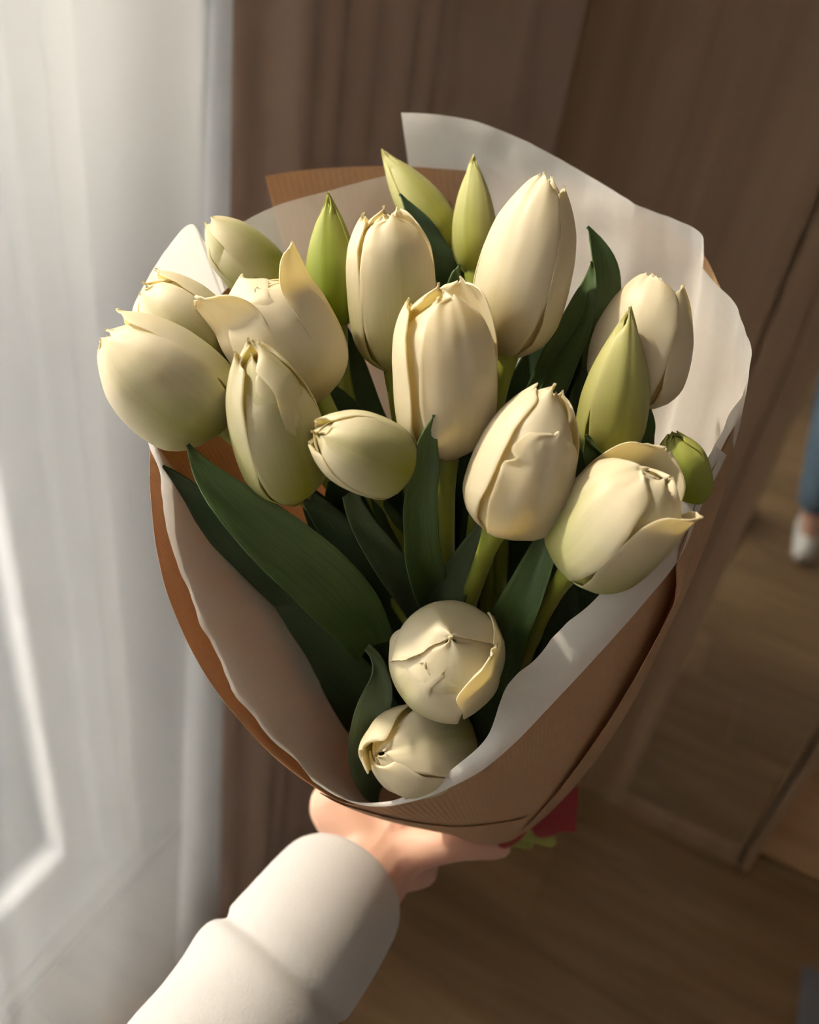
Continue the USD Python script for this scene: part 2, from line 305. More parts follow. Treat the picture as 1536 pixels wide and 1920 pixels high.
mx0, mz0 = 0.0895, 0.053
md = obj('door', cat(box(MX0, 0.049, YW + 0.006, YW + 0.024, 0.004, 2.345, 0.0015), box(0.049, mx0, YW - 0.002, YW + 0.024, 0.004, 2.345, 0.0015), box(MX1 - 0.004, MX1, YW - 0.002, YW + 0.024, 0.004, 2.345, 0.0015),
                     box(mx0, MX1 - 0.004, YW - 0.002, YW + 0.024, 0.004, mz0, 0.0015), box(mx0, MX1 - 0.004, YW - 0.002, YW + 0.024, 2.30, 2.345, 0.0015)), WARD, wd, smooth=False, label='wood frame of the mirrored door')
obj('mirror', box(mx0 - 0.002, MX1 - 0.003, YW + 0.004, YW + 0.012, mz0 - 0.002, 2.302), MIRROR, md, smooth=False, label='mirror glass reflecting the floor')
obj('partition', box(MX1 + 0.010, MX1 + 0.028, YW + 0.004, RY1 - 0.02, 0.0, 2.35, 0.001), WARD, wd, smooth=False)
d2 = obj('drawer', box(MX1 + 0.035, 1.05, YW + 0.050, YW + 0.070, 0.018, 0.322, 0.003), WARD2, wd, smooth=False, label='warm orange-brown drawer front')
obj('drawer', box(MX1 + 0.035, 1.05, YW + 0.050, YW + 0.070, 0.336, 0.64, 0.003), WARD2, wd, smooth=False)
obj('door', box(MX1 + 0.035, 1.05, YW + 0.050, YW + 0.070, 0.655, 2.345, 0.002), WARD, wd, smooth=False)
obj('carcass', cat(box(MX1 + 0.028, 1.08, YW + 0.11, YW + 0.12, 0.0, 2.35), box(MX1 + 0.028, 1.08, YW + 0.075, YW + 0.30, 0.0, 0.016)), DARK, wd, smooth=False)
# rug at the lower right
r0 = on_plane(1508, 1806, 2, 0.012)
rugm = box(r0[0], r0[0] + 1.1, r0[1] - 0.62, r0[1], 0.0005, 0.014, 0.005)
rg = obj('rug', rugm, RUG, smooth=30); setdata(rg.prim, 'grey woven rug lying on the wood floor at the lower right', 'rug')

# ------------------------------------------------------------------ tulips
G = bq(925, 1535, 0.60)                        # where the stems are held
UPB = nrm(bq(800, 720, 0.42) - G)              # along the stems
VIEWG = nrm(EYE - G)
NEAR = nrm(VIEWG - UPB * (VIEWG @ UPB)); RIGHT = np.cross(UPB, NEAR); FAR = -NEAR
ENDS = bq(985, 1530, 0.70)
PROF = {'closed': [(0, .17), (.05, .48), (.13, .78), (.27, .97), (.42, 1.0), (.58, .97), (.73, .87), (.87, .66), (1, .34)],
        'open': [(0, .17), (.05, .48), (.13, .78), (.27, .96), (.45, 1.0), (.62, 1.0), (.77, .95), (.9, .82), (1, .62)],
        'bud': [(0, .25), (.06, .62), (.15, .88), (.28, 1.0), (.42, .98), (.58, .86), (.74, .64), (.88, .36), (1, .05)]}
WID = {'closed': [(0, .26), (.08, .62), (.22, .98), (.42, 1.14), (.62, 1.08), (.78, .90), (.9, .68), (.96, .48), (1, .10)],
       'open': [(0, .26), (.08, .62), (.22, .98), (.42, 1.14), (.64, 1.10), (.82, .94), (.92, .76), (.97, .54), (1, .12)],
       'bud': [(0, .3), (.08, .7), (.22, 1.02), (.42, 1.10), (.62, .92), (.8, .60), (.92, .30), (1, .02)]}
WID['round'] = [(0, .26), (.08, .62), (.22, .98), (.42, 1.12), (.64, 1.12), (.80, 1.02), (.91, .84), (.97, .58), (1, .16)]
def petal(B, ax, side0, H, Rm, style, az, hf=1.0, rf=1.0, tip=None, wf=1.0, seed=0, crease=0.03, lift=0.05, bend=0.0, notch=None, curl=0.0, wid=None):
    nv, nu = 30, 25
    prof = [list(p) for p in PROF[style]]
    if tip is not None: prof[-1][1] = tip; prof[-2][1] += (tip - PROF[style][-1][1]) * 0.42
    pr = PchipInterpolator(*zip(*prof)); wd_ = PchipInterpolator(*zip(*WID[wid or style]))
    v = np.linspace(0, 1, nv) ** 0.9; v = 0.5 * (v + (1 - (1 - v) ** 1.5)); u = np.linspace(-1, 1, nu)
    V, U = np.meshgrid(v, u, indexing='ij')
    rho = pr(V) * Rm * rf; W = wd_(V) * Rm * wf
    if notch:                                 # a bite out of one edge of the petal
        u0, v0, dp = notch
        W = W * (1 - dp * np.exp(-((V - v0) / 0.035) ** 2) * (np.sign(u0) == np.sign(U)))
    th = np.clip(U * W / np.maximum(rho, 0.42 * Rm), -1.75, 1.75)
    rng = np.random.default_rng(seed); p1, p2, p3, p4 = rng.random(4) * 6.28
    rho = rho * (1 + lift * (0.5 * U ** 2 + 0.8 * U ** 6) * np.sin(np.pi * np.clip(V, 0, 1)) ** 0.5 - crease * np.exp(-(U / 0.13) ** 2) * np.clip(V * 1.6, 0, 1)
                 + 0.008 * np.cos(9.4 * U + p1) * np.sin(np.pi * np.clip(V, 0, 1)) ** 2 + 0.009 * np.sin(3.1 * U + 4 * V + p1) + 0.008 * np.sin(7 * V + 2 * U + p2) * V + 0.028 * np.sin(8 * U + 3 * V + p3) * V ** 5 + 0.012 * np.sin(17 * U + p4) * V ** 6)
    rho = rho + Rm * curl * np.clip((V - 0.86) / 0.14, 0, 1) ** 2
    z = H * hf * V * (1 - 0.035 * U ** 2 * V ** 3) + 0.015 * H * np.sin(6 * U + p4) * V ** 6
    ang = az + th + bend * V ** 2
    side = np.cross(ax, side0)                # side0: toward the camera; -side: to the right of it
    rt = np.cross(ax, side0)
    P = B + ax * z[..., None] + (np.cos(ang) * rho)[..., None] * side0 + (np.sin(ang) * rho)[..., None] * rt
    vv, ff, uv = shell(P, 0.0007 * min(1, Rm / 0.02), np.stack([(U + 1) / 2, V], -1))
    return vv, ff, uv
def tulip(label, base, tip, width, style, look, phase=20, petals=None, green=None, scale_r=1.0, group=None, stem_mid=None, over={}):
    k = len(TUL); B, T = bq(*base), bq(*tip); ax = nrm(T - B); H = np.linalg.norm(T - B)
    dmid = (base[2] + tip[2]) / 2 * S; Rm = width / 2 * dmid / F * scale_r * 0.965
    toc = nrm(EYE - (B + T) / 2); side0 = nrm(toc - ax * (toc @ ax))
    # the stem: from the flower's base, bending into the bundle
    a = k * 2.39996; rr = 0.0150 * math.sqrt((k + 0.5) / 19)
    off = (math.cos(a) * RIGHT + math.sin(a) * FAR) * rr
    N = G + off; E = ENDS + off * 1.5 - UPB * 0.02 * random.random()
    L = np.linalg.norm(B - N); B0 = B + ax * 0.004
    if stem_mid is None: c1 = bezier(B0, B0 - ax * L * 0.30, N + UPB * L * 0.35, N, 22)
    else: c1 = spline([B0] + [bq(*q) for q in stem_mid] + [N], 26)
    C = np.vstack([c1, bezier(N, N + (E - N) * 0.3, N + (E - N) * 0.7, E, 8)[1:]])
    t = Thing('tulip', label, 'tulip', E, group=group)
    rad = np.full(len(C), 0.0044); rad[0] = 0.0062; rad[1] = 0.0050
    obj('stem', tube(C, rad, 10), STEM, t, smooth=40)
    if petals is None:
        petals = [(phase, {}), (phase + 122, {}), (phase - 118, {}), (phase + 60, {'rf': .90, 'hf': .985}), (phase + 180, {'rf': .90}), (phase - 58, {'rf': .90, 'hf': .99})]
    for i, (az, kw) in enumerate(petals):
        kw = dict(kw); az = az + kw.pop('daz', 0)
        q = petal(B, ax, side0, H, Rm, style, math.radians(az), seed=k * 17 + i, **{**{'hf': 1.0 + 0.03 * math.sin(k * 5 + i * 2.3)}, **over, **kw})
        obj('petal', q[:2], PET[look], t, smooth=True, uv=q[2])
    TUL.append(t); return t
TUL = []
def P6(ph, inner={}, outer={}, **by):
    """Six petals, outer o0..o2 at ph, ph + 120, ph + 240, inner i0..i2 between them."""
    out = []
    for k in range(3): out.append((ph + 120 * k, {**{'wf': .93}, **outer, **by.get(f'o{k}', {})}))
    for k in range(3): out.append((ph + 60 + 120 * k, {**{'rf': 0.905, 'tip': 0.06}, **inner, **by.get(f'i{k}', {})}))
    return out
L1 = tulip('large cream tulip leaning furthest out to the left past the paper', (425, 800, .42), (200, 622, .395), 212, 'closed', 'soft', petals=P6(-28, o0={'rf': 1.05, 'hf': .99, 'wf': 1.0}, o1={'hf': 1.03, 'tip': .42}, i0={'hf': 1.0, 'rf': .96}, o2={'hf': 1.0}))
L2 = tulip('cream tulip tucked just behind the leftmost bloom', (425, 680, .445), (272, 535, .43), 162, 'closed', 'soft', petals=P6(-22, o0={'hf': .97}, o1={'hf': 1.03, 'tip': .45}))
L3 = tulip('slim half-closed tulip at the upper left against the paper corner', (530, 555, .475), (388, 420, .460), 122, 'closed', 'green', petals=P6(50, o0={'hf': 1.0}, o2={'hf': .88}))
L4 = tulip('wide cream tulip with two splayed petal tips, left of the green bud', (600, 752, .438), (462, 520, .42), 222, 'open', 'cream', petals=P6(4, o0={'tip': .62, 'hf': .88, 'wid': 'round', 'rf': 1.05, 'wf': .86}, o1={'tip': .98, 'hf': 1.04, 'wf': .9, 'daz': -44, 'wid': 'round'}, o2={'tip': 1.0, 'hf': 1.03, 'wf': .9, 'daz': 52, 'wid': 'round'}, i0={'hf': .92, 'tip': .3}))
L5 = tulip('closed tulip flushed green on its front petal, below the wide splayed bloom', (553, 940, .420), (472, 650, .383), 178, 'closed', 'green', petals=P6(25, o0={'hf': .90}, i1={'hf': 1.04}, i2={'hf': .96}), stem_mid=[(566, 930, .455), (640, 990, .51), (740, 1140, .55)])
L6 = tulip('pointed lime-green tulip bud standing before the brown paper flap', (630, 618, .468), (614, 368, .455), 106, 'bud', 'bud', petals=P6(-10))
C7 = tulip('cream tulip with crinkled petals between the lime bud and the centre bloom', (742, 700, .455), (722, 398, .432), 166, 'open', 'soft', petals=P6(20), over={'tip': .5})
C8 = tulip('slim green bud leaning left at the back with a dark leaf before it', (850, 480, .492), (721, 284, .492), 92, 'bud', 'pale', petals=P6(30))
C9 = tulip('slim pale green bud standing upright at the back beside the tallest bloom', (893, 520, .478), (889, 298, .475), 86, 'bud', 'pale', petals=P6(-20))
C10 = tulip('tallest and longest cream tulip at the back right of centre', (948, 672, .442), (1028, 342, .418), 182, 'closed', 'cream', petals=P6(-28))
C11 = tulip('large cup-shaped white tulip in the centre of the bouquet', (838, 862, .417), (825, 550, .395), 200, 'open', 'cream', petals=P6(22, o0={'hf': .985, 'wf': .74, 'rf': 1.03}, o1={'hf': 1.08, 'tip': .7}, i1={'hf': 1.05}), stem_mid=[(836, 960, .44), (838, 1060, .475)])
C12 = tulip('small tulip lying on its side, pointing left, below the centre', (768, 885, .402), (592, 812, .378), 158, 'closed', 'green', petals=P6(0), stem_mid=[(745, 880, .435), (800, 960, .50), (850, 1100, .54)])
R13 = tulip('egg-shaped white tulip with a short notched front petal, right of centre', (925, 1000, .41), (1040, 728, .385), 196, 'closed', 'cream', petals=P6(30, o0={'hf': .79, 'tip': .70, 'rf': 1.09, 'wf': .76, 'wid': 'round', 'lift': .08, 'notch': (-1, .74, .25)}, o2={'hf': .98, 'wf': 1.0}), stem_mid=[(895, 1080, .445), (875, 1140, .47)])
R14 = tulip('cream tulip at the far right against the white paper', (1180, 770, .445), (1235, 525, .425), 190, 'closed', 'cream', petals=P6(-32, o0={'wid': 'round', 'hf': 1.03, 'tip': .42}, o1={'tip': .5, 'hf': .98, 'wid': 'round'}))
R15 = tulip('long pale yellow-green tulip bud in front of the far right bloom', (1130, 872, .43), (1178, 585, .405), 132, 'bud', 'pale', petals=P6(25))
R16 = tulip('wide open-tipped white tulip leaning right over the paper edge', (1065, 1075, .41), (1240, 890, .380), 226, 'open', 'soft', petals=P6(-42, o0={'hf': .98, 'tip': .5}, o1={'hf': .98, 'tip': .85, 'curl': .1}, o2={'hf': 1.10, 'tip': .72}, inner={'tip': .25, 'rf': .88}), stem_mid=[(1040, 1110, .435), (995, 1200, .47)])
R17 = tulip('small round green bud half hidden at the right edge', (1296, 950, .430), (1262, 815, .415), 104, 'closed', 'bud', petals=P6(0), over={'tip': .2}, stem_mid=[(1270, 960, .445), (1200, 1030, .47), (1100, 1180, .505)])
F18 = tulip('white tulip facing the camera, upper of the two at the bottom', (838, 1262, .455), (845, 1190, .400), 214, 'closed', 'soft', petals=P6(-44, inner={'tip': .015, 'hf': .95, 'rf': .93, 'wf': 1.25, 'crease': .01}, o0={'tip': .50, 'wf': 1.0, 'hf': .80, 'rf': 1.09, 'wid': 'round', 'curl': .04}, o1={'hf': .98, 'tip': .74, 'wf': .92, 'rf': 1.04, 'wid': 'round'}, o2={'hf': 1.0, 'tip': -.06, 'wf': 1.35, 'rf': 1.0, 'wid': 'round', 'crease': .01}))
F19 = tulip('white tulip at the very bottom, tip pointing left toward the paper', (862, 1396, .484), (702, 1416, .440), 182, 'closed', 'soft', petals=P6(12, o0={'rf': 1.07, 'wf': .74, 'tip': .22, 'hf': .97}, o1={'hf': 1.10, 'wid': 'round', 'tip': .2, 'rf': .98}, o2={'hf': 1.0, 'tip': .2, 'wf': 1.1}, inner={'tip': .05, 'hf': .98, 'wf': 1.15, 'rf': .96}))

# leaves: spine points (px, py, depth) from tip to base, greatest width in px
def leaf(t, pts, width, look=0, roll=0.0, cup=0.25, prof=None, twist=0.0, **data):
    C = spline([bq(*p) for p in pts], 34); n, nu = len(C), 11
    T = np.gradient(C, axis=0); T /= np.linalg.norm(T, axis=1, keepdims=True)
    s = np.linspace(0, 1, n)
    prof = prof or [(0, .03), (.06, .26), (.2, .62), (.4, .92), (.6, 1.0), (.8, .9), (1, .62)]
    w = PchipInterpolator(*zip(*prof))(s); d = np.interp(s, np.linspace(0, 1, len(pts)), [p[2] for p in pts]) * S
    hw = width / 2 * d / F * w; u = np.linspace(-1, 1, nu); P = np.zeros((n, nu, 3))
    for i in range(n):
        vdir = nrm(EYE - C[i]); sd = nrm(np.cross(T[i], vdir)); nm = np.cross(sd, T[i])
        a = roll + twist * s[i]; sd2 = sd * math.cos(a) + nm * math.sin(a); nm2 = np.cross(sd2, T[i])
        P[i] = C[i] + (u * hw[i])[:, None] * sd2 + (cup * hw[i] * (np.abs(u) ** 1.6 - 0.3))[:, None] * nm2 + (0.0006 * np.sin(s[i] * 23 + u * 3))[:, None] * nm2
    U, V = np.meshgrid((u + 1) / 2, s); v, f, uv = shell(P, 0.0007, np.stack([U, V], -1))
    return obj('leaf', (v, f), LEAF[look], t, smooth=True, uv=uv, **data)
leaf(L5, [(351, 834, .398), (420, 925, .402), (520, 1015, .412), (610, 1095, .435), (700, 1215, .485)], 128, 0, roll=0.15, cup=.28)
leaf(L1, [(304, 875, .425), (370, 935, .435), (450, 1020, .45), (530, 1130, .48), (640, 1270, .52)], 112, 1, roll=-0.5, cup=.3)
leaf(L2, [(505, 1040, .475), (540, 1130, .48), (590, 1215, .49), (650, 1290, .505), (720, 1400, .53)], 150, 1, roll=-0.5, cup=.3, prof=[(0, .3), (.1, .6), (.3, .9), (.6, 1), (1, .8)])
leaf(C11, [(814, 778, .385), (798, 850, .395), (786, 950, .415), (790, 1040, .44), (815, 1130, .475)], 72, 0, roll=0.35, cup=.5, prof=[(0, .03), (.1, .5), (.22, .8), (.5, .95), (.8, 1), (1, .8)])
leaf(C12, [(655, 925, .425), (690, 1000, .44), (740, 1070, .46), (800, 1150, .49), (840, 1250, .52)], 76, 2, roll=0.2, cup=.4, prof=[(0, .4), (.1, .55), (.3, .8), (.6, 1), (1, .9)])
leaf(L4, [(630, 900, .455), (650, 990, .465), (700, 1080, .48), (770, 1170, .505), (830, 1270, .53)], 92, 1, roll=0.3, cup=.4, prof=[(0, .35), (.08, .62), (.3, .9), (.6, 1), (1, .9)])
leaf(R13, [(925, 960, .435), (890, 1030, .445), (850, 1100, .46), (820, 1170, .485), (840, 1280, .52)], 78, 2, roll=-0.3, cup=.4, prof=[(0, .3), (.15, .6), (.4, .9), (.7, 1), (1, .9)])
leaf(R16, [(1040, 960, .425), (1010, 1060, .425), (965, 1160, .44), (935, 1250, .465), (925, 1350, .50)], 92, 0, roll=-0.3, cup=.45, prof=[(0, .3), (.15, .6), (.4, .9), (.7, 1), (1, .9)])
leaf(C10, [(1102, 425, .452), (1130, 500, .455), (1120, 590, .46), (1075, 680, .47), (1010, 800, .49)], 96, 0, roll=0.7, cup=.4)
leaf(C9, [(1110, 490, .448), (1098, 560, .45), (1065, 640, .455), (1030, 720, .465), (980, 830, .485)], 74, 0, roll=-0.3, cup=.3)
leaf(C8, [(750, 364, .475), (795, 430, .475), (832, 500, .478), (860, 570, .485), (880, 700, .50)], 66, 1, roll=0.6, cup=.3)
leaf(C7, [(862, 496, .465), (855, 520, .466), (845, 560, .468), (840, 640, .475)], 36, 0, roll=0.3)
leaf(R15, [(1214, 750, .432), (1208, 790, .434), (1195, 840, .437), (1165, 930, .45)], 62, 0, roll=0.4)
leaf(R14, [(1098, 816, .408), (1112, 850, .412), (1130, 900, .42), (1140, 960, .435)], 56, 0, roll=-0.5)
leaf(F18, [(688, 1214, .445), (712, 1250, .448), (705, 1310, .455), (690, 1380, .465), (720, 1480, .495)], 74, 2, roll=0.2, cup=.3, prof=[(0, .2), (.12, .35), (.3, .8), (.6, 1), (1, .9)])
leaf(F19, [(960, 1325, .49), (915, 1345, .492), (880, 1385, .50), (850, 1440, .51)], 88, 0, roll=-0.2, cup=.35, prof=[(0, .35), (.2, .8), (.5, 1), (1, .9)])
leaf(R17, [(1088, 1090, .45), (1070, 1130, .455), (1050, 1190, .465), (1020, 1290, .49)], 66, 1, roll=0.3)
leaf(R15, [(1092, 690, .452), (1090, 790, .457), (1080, 890, .462), (1045, 1010, .48)], 84, 1, roll=0.1)
leaf(L5, [(572, 925, .438), (640, 1005, .447), (705, 1090, .465), (775, 1200, .51)], 84, 1, roll=0.1, prof=[(0, .3), (.1, .55), (.3, .85), (.6, 1), (1, .9)])
leaf(F18, [(610, 1110, .505), (680, 1190, .505), (750, 1280, .52), (800, 1380, .54)], 130, 1, roll=0.0, prof=[(0, .3), (.2, .8), (.6, 1), (1, .9)])
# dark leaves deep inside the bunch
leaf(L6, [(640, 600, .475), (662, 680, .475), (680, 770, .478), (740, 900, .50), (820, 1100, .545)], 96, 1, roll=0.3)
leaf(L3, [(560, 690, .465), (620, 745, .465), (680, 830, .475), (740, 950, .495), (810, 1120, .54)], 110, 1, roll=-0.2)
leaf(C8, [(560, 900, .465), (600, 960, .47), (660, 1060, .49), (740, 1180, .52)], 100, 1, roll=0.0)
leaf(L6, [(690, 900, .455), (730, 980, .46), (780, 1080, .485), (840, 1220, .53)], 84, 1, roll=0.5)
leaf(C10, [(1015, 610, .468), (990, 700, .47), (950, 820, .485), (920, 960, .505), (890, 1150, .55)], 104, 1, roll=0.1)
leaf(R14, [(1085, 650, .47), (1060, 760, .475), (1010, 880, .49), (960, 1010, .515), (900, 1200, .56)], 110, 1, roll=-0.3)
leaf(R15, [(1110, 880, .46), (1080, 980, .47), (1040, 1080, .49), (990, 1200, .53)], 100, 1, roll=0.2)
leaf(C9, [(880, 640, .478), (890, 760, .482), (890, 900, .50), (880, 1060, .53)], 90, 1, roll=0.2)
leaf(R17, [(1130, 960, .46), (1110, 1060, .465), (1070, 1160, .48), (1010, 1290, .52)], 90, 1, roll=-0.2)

# ------------------------------------------------------------------ wrapping paper
NECK = G + UPB * 0.012
def rimcurve(pts, dens=4.0):
    pts = A([(p[0], p[1], p[2]) for p in pts], float)
    out = []
    s = np.r_[0, np.cumsum(np.hypot(*np.diff(pts[:, :2], axis=0).T))]
    q = PchipInterpolator(s, pts)(np.linspace(0, s[-1], int(s[-1] / dens)))
    return A([bq(*p) for p in q]), q, np.linspace(0, 1, len(q)), s / s[-1]
def wrap(rim, neck_r, bulge, low, s_end, nm=40, wob=0.0, seed=0):
    """Sheet from a rim curve down to the neck; bulge pushes the wall outward."""
    n = len(rim); P = np.zeros((nm, n, 3))
    phi_prev = None
    for j, p in enumerate(rim):
        d = p - NECK; h = d @ UPB; a, b = d @ RIGHT, d @ FAR
        phi = math.atan2(b, a); rr = math.hypot(a, b); o = math.cos(phi) * RIGHT + math.sin(phi) * FAR
        nk = NECK + o * neck_r
        p1 = p - UPB * h * 0.42 - o * rr * 0.10 + o * bulge(phi)
        p2 = nk + UPB * h * low + o * (rr * 0.20 + bulge(phi))
        t = np.linspace(0, 1, nm)[:, None] * s_end[j]
        P[:, j] = (1 - t) ** 3 * p + 3 * t * (1 - t) ** 2 * p1 + 3 * t * t * (1 - t) * p2 + t ** 3 * nk
    if wob:
        q = P * 14; P = P + (meshkit.fbm(q, 3, seed) - 0.5)[..., None] * wob * nrm(VIEWG)
    return P
KR = [(497, 330, .545), (600, 316, .550), (720, 311, .553), (850, 318, .553), (1000, 330, .542), (1180, 384, .512), (1322, 480, .485), (1347, 530, .474), (1380, 597, .472), (1401, 650, .464), (1399, 712, .457),
      (1383, 780, .447), (1345, 860, .427), (1305, 928, .419), (1270, 1014, .414), (1194, 1112, .411), (1116, 1200, .412), (1017, 1308, .42), (953, 1376, .428), (870, 1444, .437), (780, 1492, .447), (700, 1513, .456),
      (650, 1507, .455), (590, 1477, .455), (520, 1425, .450), (450, 1352, .445), (388, 1270, .439), (340, 1180, .433), (305, 1085, .428), (287, 985, .425), (280, 880, .424), (284, 800, .430), (310, 700, .440), (390, 580, .475), (455, 515, .50), (512, 478, .525)]
TR = [(752, 210, .545), (870, 222, .54), (985, 262, .53), (1105, 330, .515), (1190, 380, .50), (1325, 450, .478), (1318, 482, .474), (1342, 528, .466), (1390, 582, .455), (1411, 640, .446), (1409, 700, .44), (1385, 762, .434), (1340, 850, .424),
      (1300, 915, .417), (1283, 938, .415), (1200, 1030, .411), (1132, 1108, .410), (1060, 1178, .411), (1005, 1238, .415), (968, 1268, .418), (945, 1300, .421), (915, 1380, .43), (850, 1440, .438), (780, 1490, .447), (700, 1508, .455), (650, 1500, .453),
      (590, 1467, .451), (480, 1360, .444), (410, 1250, .437), (355, 1120, .43), (312, 990, .424), (287, 860, .42), (265, 800, .42), (245, 745, .425), (236, 660, .435), (240, 600, .442), (290, 500, .458), (360, 420, .478), (388, 455, .485), (440, 422, .50), (500, 392, .515), (640, 350, .532), (752, 322, .540)]
def bul(phi): return 0.004 * max(0, math.cos(phi)) ** 2 - 0.004 * max(0.0, -math.sin(phi)) - 0.020 * max(0.0, math.cos(phi - math.radians(200))) ** 2
rk, qk, uk, _ = rimcurve(KR)
PK = wrap(rk, 0.026, lambda p: bul(p) + 0.0035, 0.10, np.ones(len(rk)))
UVk = np.stack(np.meshgrid(uk * 10, np.linspace(0, 1, 40)), -1)
v, f, uv = shell(PK, 0.0004, UVk)
kraft = Thing('kraft_wrapping', 'brown ribbed kraft paper cone wrapped around the outside of the bouquet', 'wrapping paper', NECK)
obj('sheet', (v, f), KRAFT, kraft, smooth=True, uv=uv)
def outward(Q):
    d = Q - NECK; r = d - (d @ UPB)[..., None] * UPB
    return r / np.maximum(np.linalg.norm(r, axis=-1, keepdims=True), 1e-9)
tt = np.linspace(0, 1, 40)
# the sheet's free end laps over the right side; its edge stands off a little and leaves a dark slit
ja = int(np.argmin(np.hypot(qk[:, 0] - 1385, qk[:, 1] - 790))); jb_ = int(np.argmin(np.hypot(qk[:, 0] - 1262, qk[:, 1] - 1024)))
nc = 70; lap = np.zeros((40, nc, 3)); uvl = np.zeros((40, nc, 2)); cols = np.arange(PK.shape[1])
for i_ in range(40):
    jf = np.linspace(ja, jb_ + 135 * tt[i_], nc)
    for k_ in range(3): lap[i_, :, k_] = np.interp(jf, cols, PK[i_, :, k_])
    uvl[i_, :, 0] = np.interp(jf, cols, uk * 10) + 0.17; uvl[i_, :, 1] = tt[i_]
wj = np.linspace(0, 1, nc)[None, :, None] ** 2
lap = lap + outward(lap) * ((0.0004 + 0.0012 * (1 - tt)[:, None, None] + 0.0080 * wj * (1 - tt)[:, None, None] ** 2.2) * np.clip(tt * 14, 0.3, 1)[:, None, None])
v, f, _ = shell(lap, 0.0004)
obj('overlap', (v, f), KRAFT, kraft, smooth=True, uv=np.vstack([uvl.reshape(-1, 2)] * 2), label='lapped free edge of the kraft paper')
# a second turn of paper low on the cone
jc = int(np.argmin(np.hypot(qk[:, 0] - 600, qk[:, 1] - 1480))); jd = int(np.argmin(np.hypot(qk[:, 0] - 1010, qk[:, 1] - 1315)))
edge = PchipInterpolator([560, 600, 730, 850, 1000, 1060, 1100], [1462, 1482, 1530, 1548, 1528, 1500, 1470]); js = list(range(jd, jc + 1)); band = np.zeros((30, len(js), 3)); uvb = np.zeros((30, len(js), 2))
t0s = []
for j_ in js:
    col = PK[:, j_]; c_ = (col - EYE) @ R; x_ = c_[:, 0] / c_[:, 2] * F + CX; y_ = c_[:, 1] / c_[:, 2] * F + CY
    ex = y_ - edge(np.clip(x_, 560, 1100)); hit = np.nonzero(ex >= 0)[0]
    if len(hit) == 0: t0s.append(0.6)
    elif hit[0] == 0: t0s.append(0.01)
    else: a_ = hit[0]; t0s.append(tt[a_ - 1] + (tt[a_] - tt[a_ - 1]) * -ex[a_ - 1] / (ex[a_] - ex[a_ - 1]))
from scipy.ndimage import gaussian_filter1d
t0s = gaussian_filter1d(np.clip(t0s, 0.01, 0.75), 6, mode='nearest')
for q_, j_ in enumerate(js):
    for k_ in range(3): band[:, q_, k_] = np.interp(np.linspace(t0s[q_], 1, 30), tt, PK[:, j_, k_])
    uvb[:, q_, 0] = uk[j_] * 10 + 0.31; uvb[:, q_, 1] = np.linspace(t0s[q_], 1, 30)
band = band + outward(band) * 0.0011
v, f, _ = shell(band, 0.0004)
obj('lower_band', (v, f), KRAFT, kraft, smooth=True, uv=np.vstack([uvb.reshape(-1, 2)] * 2), label='second turn of kraft paper low on the cone')
rt_, qt, ut, st = rimcurve(TR)
send = np.interp(ut, st, [1 if i < 24 else None or 1 for i in range(len(TR))])
sv = [.22, .26, .36, .6, .8] + [0.9] * 7 + [1.0] * 12 + [0.95, .85, .66, .54, .47, .42, .38, .35, .33, .32, .30, .30, .28, .25, .25, .25, .3, .4, .4][:len(TR) - 24]
send = np.interp(ut, st, sv)
PT = wrap(rt_, 0.0225, bul, 0.10, send)
wr_n = np.clip(meshkit.fbm(PT * 38, 3, 5) - 0.42, 0, 1); PT = PT - outward(PT) * (wr_n * 0.009 * np.exp(-tt * 5)[:, None])[..., None]
tissue = Thing('tissue_wrapping', 'white translucent tissue paper lining the brown cone around the tulips', 'wrapping paper', NECK)
def near_idx(q, x, y): return int(np.argmin(np.hypot(q[:, 0] - x, q[:, 1] - y)))
fa, fb = near_idx(qt, 1352, 828), near_idx(qt, 640, 1497); fj = np.arange(fa, fb + 1); fold = np.zeros((10, len(fj), 3))
KO = rk + outward(rk) * 0.0028
for q_, j_ in enumerate(fj):
    p0 = PT[0, j_]; e_ = min(q_ / 30, 1, (len(fj) - 1 - q_) / 60)
    k0 = int(np.argmin(((rk - rt_[j_]) ** 2).sum(1))); p2 = KO[k0] - UPB * (0.0015 + 0.004 * e_)
    ta_ = min(1, (len(fj) - 1 - q_) / 70) ** 0.7; p2 = p0 + (p2 - p0) * ta_
    mid = (p0 + p2) / 2 + outward(p0) * 0.0022 * e_ + UPB * 0.0012 * e_
    for i_ in range(10):
        t_ = i_ / 9; fold[i_, q_] = (1 - t_) ** 2 * p0 + 2 * t_ * (1 - t_) * mid + t_ * t_ * p2
fn = meshkit.fbm(fold * 45, 3, 9) - 0.5
fold = fold + outward(fold) * (fn * 0.004 * np.sin(np.pi * np.linspace(0, 1, 10))[:, None])[..., None]
from scipy.ndimage import gaussian_filter
fold = np.stack([gaussian_filter(fold[..., k_], (0, 3)) for k_ in range(3)], -1)
obj('folded_edge', (fold.reshape(-1, 3), grid_faces(len(fj), 10)), TISSUE, tissue, smooth=True, label='white tissue edge folded outward over the brown rim')
cut = int(np.searchsorted(ut, st[38]))
for nm, Q, mt, lb in (('sheet', PT[:, :cut + 1], TISSUE, None), ('overlap', PT[:, cut:], TISSUE_CLEAR, 'thinner see-through end of the tissue')):
    obj(nm, (Q.reshape(-1, 3), grid_faces(Q.shape[1], 40)), mt, tissue, smooth=True, label=lb)

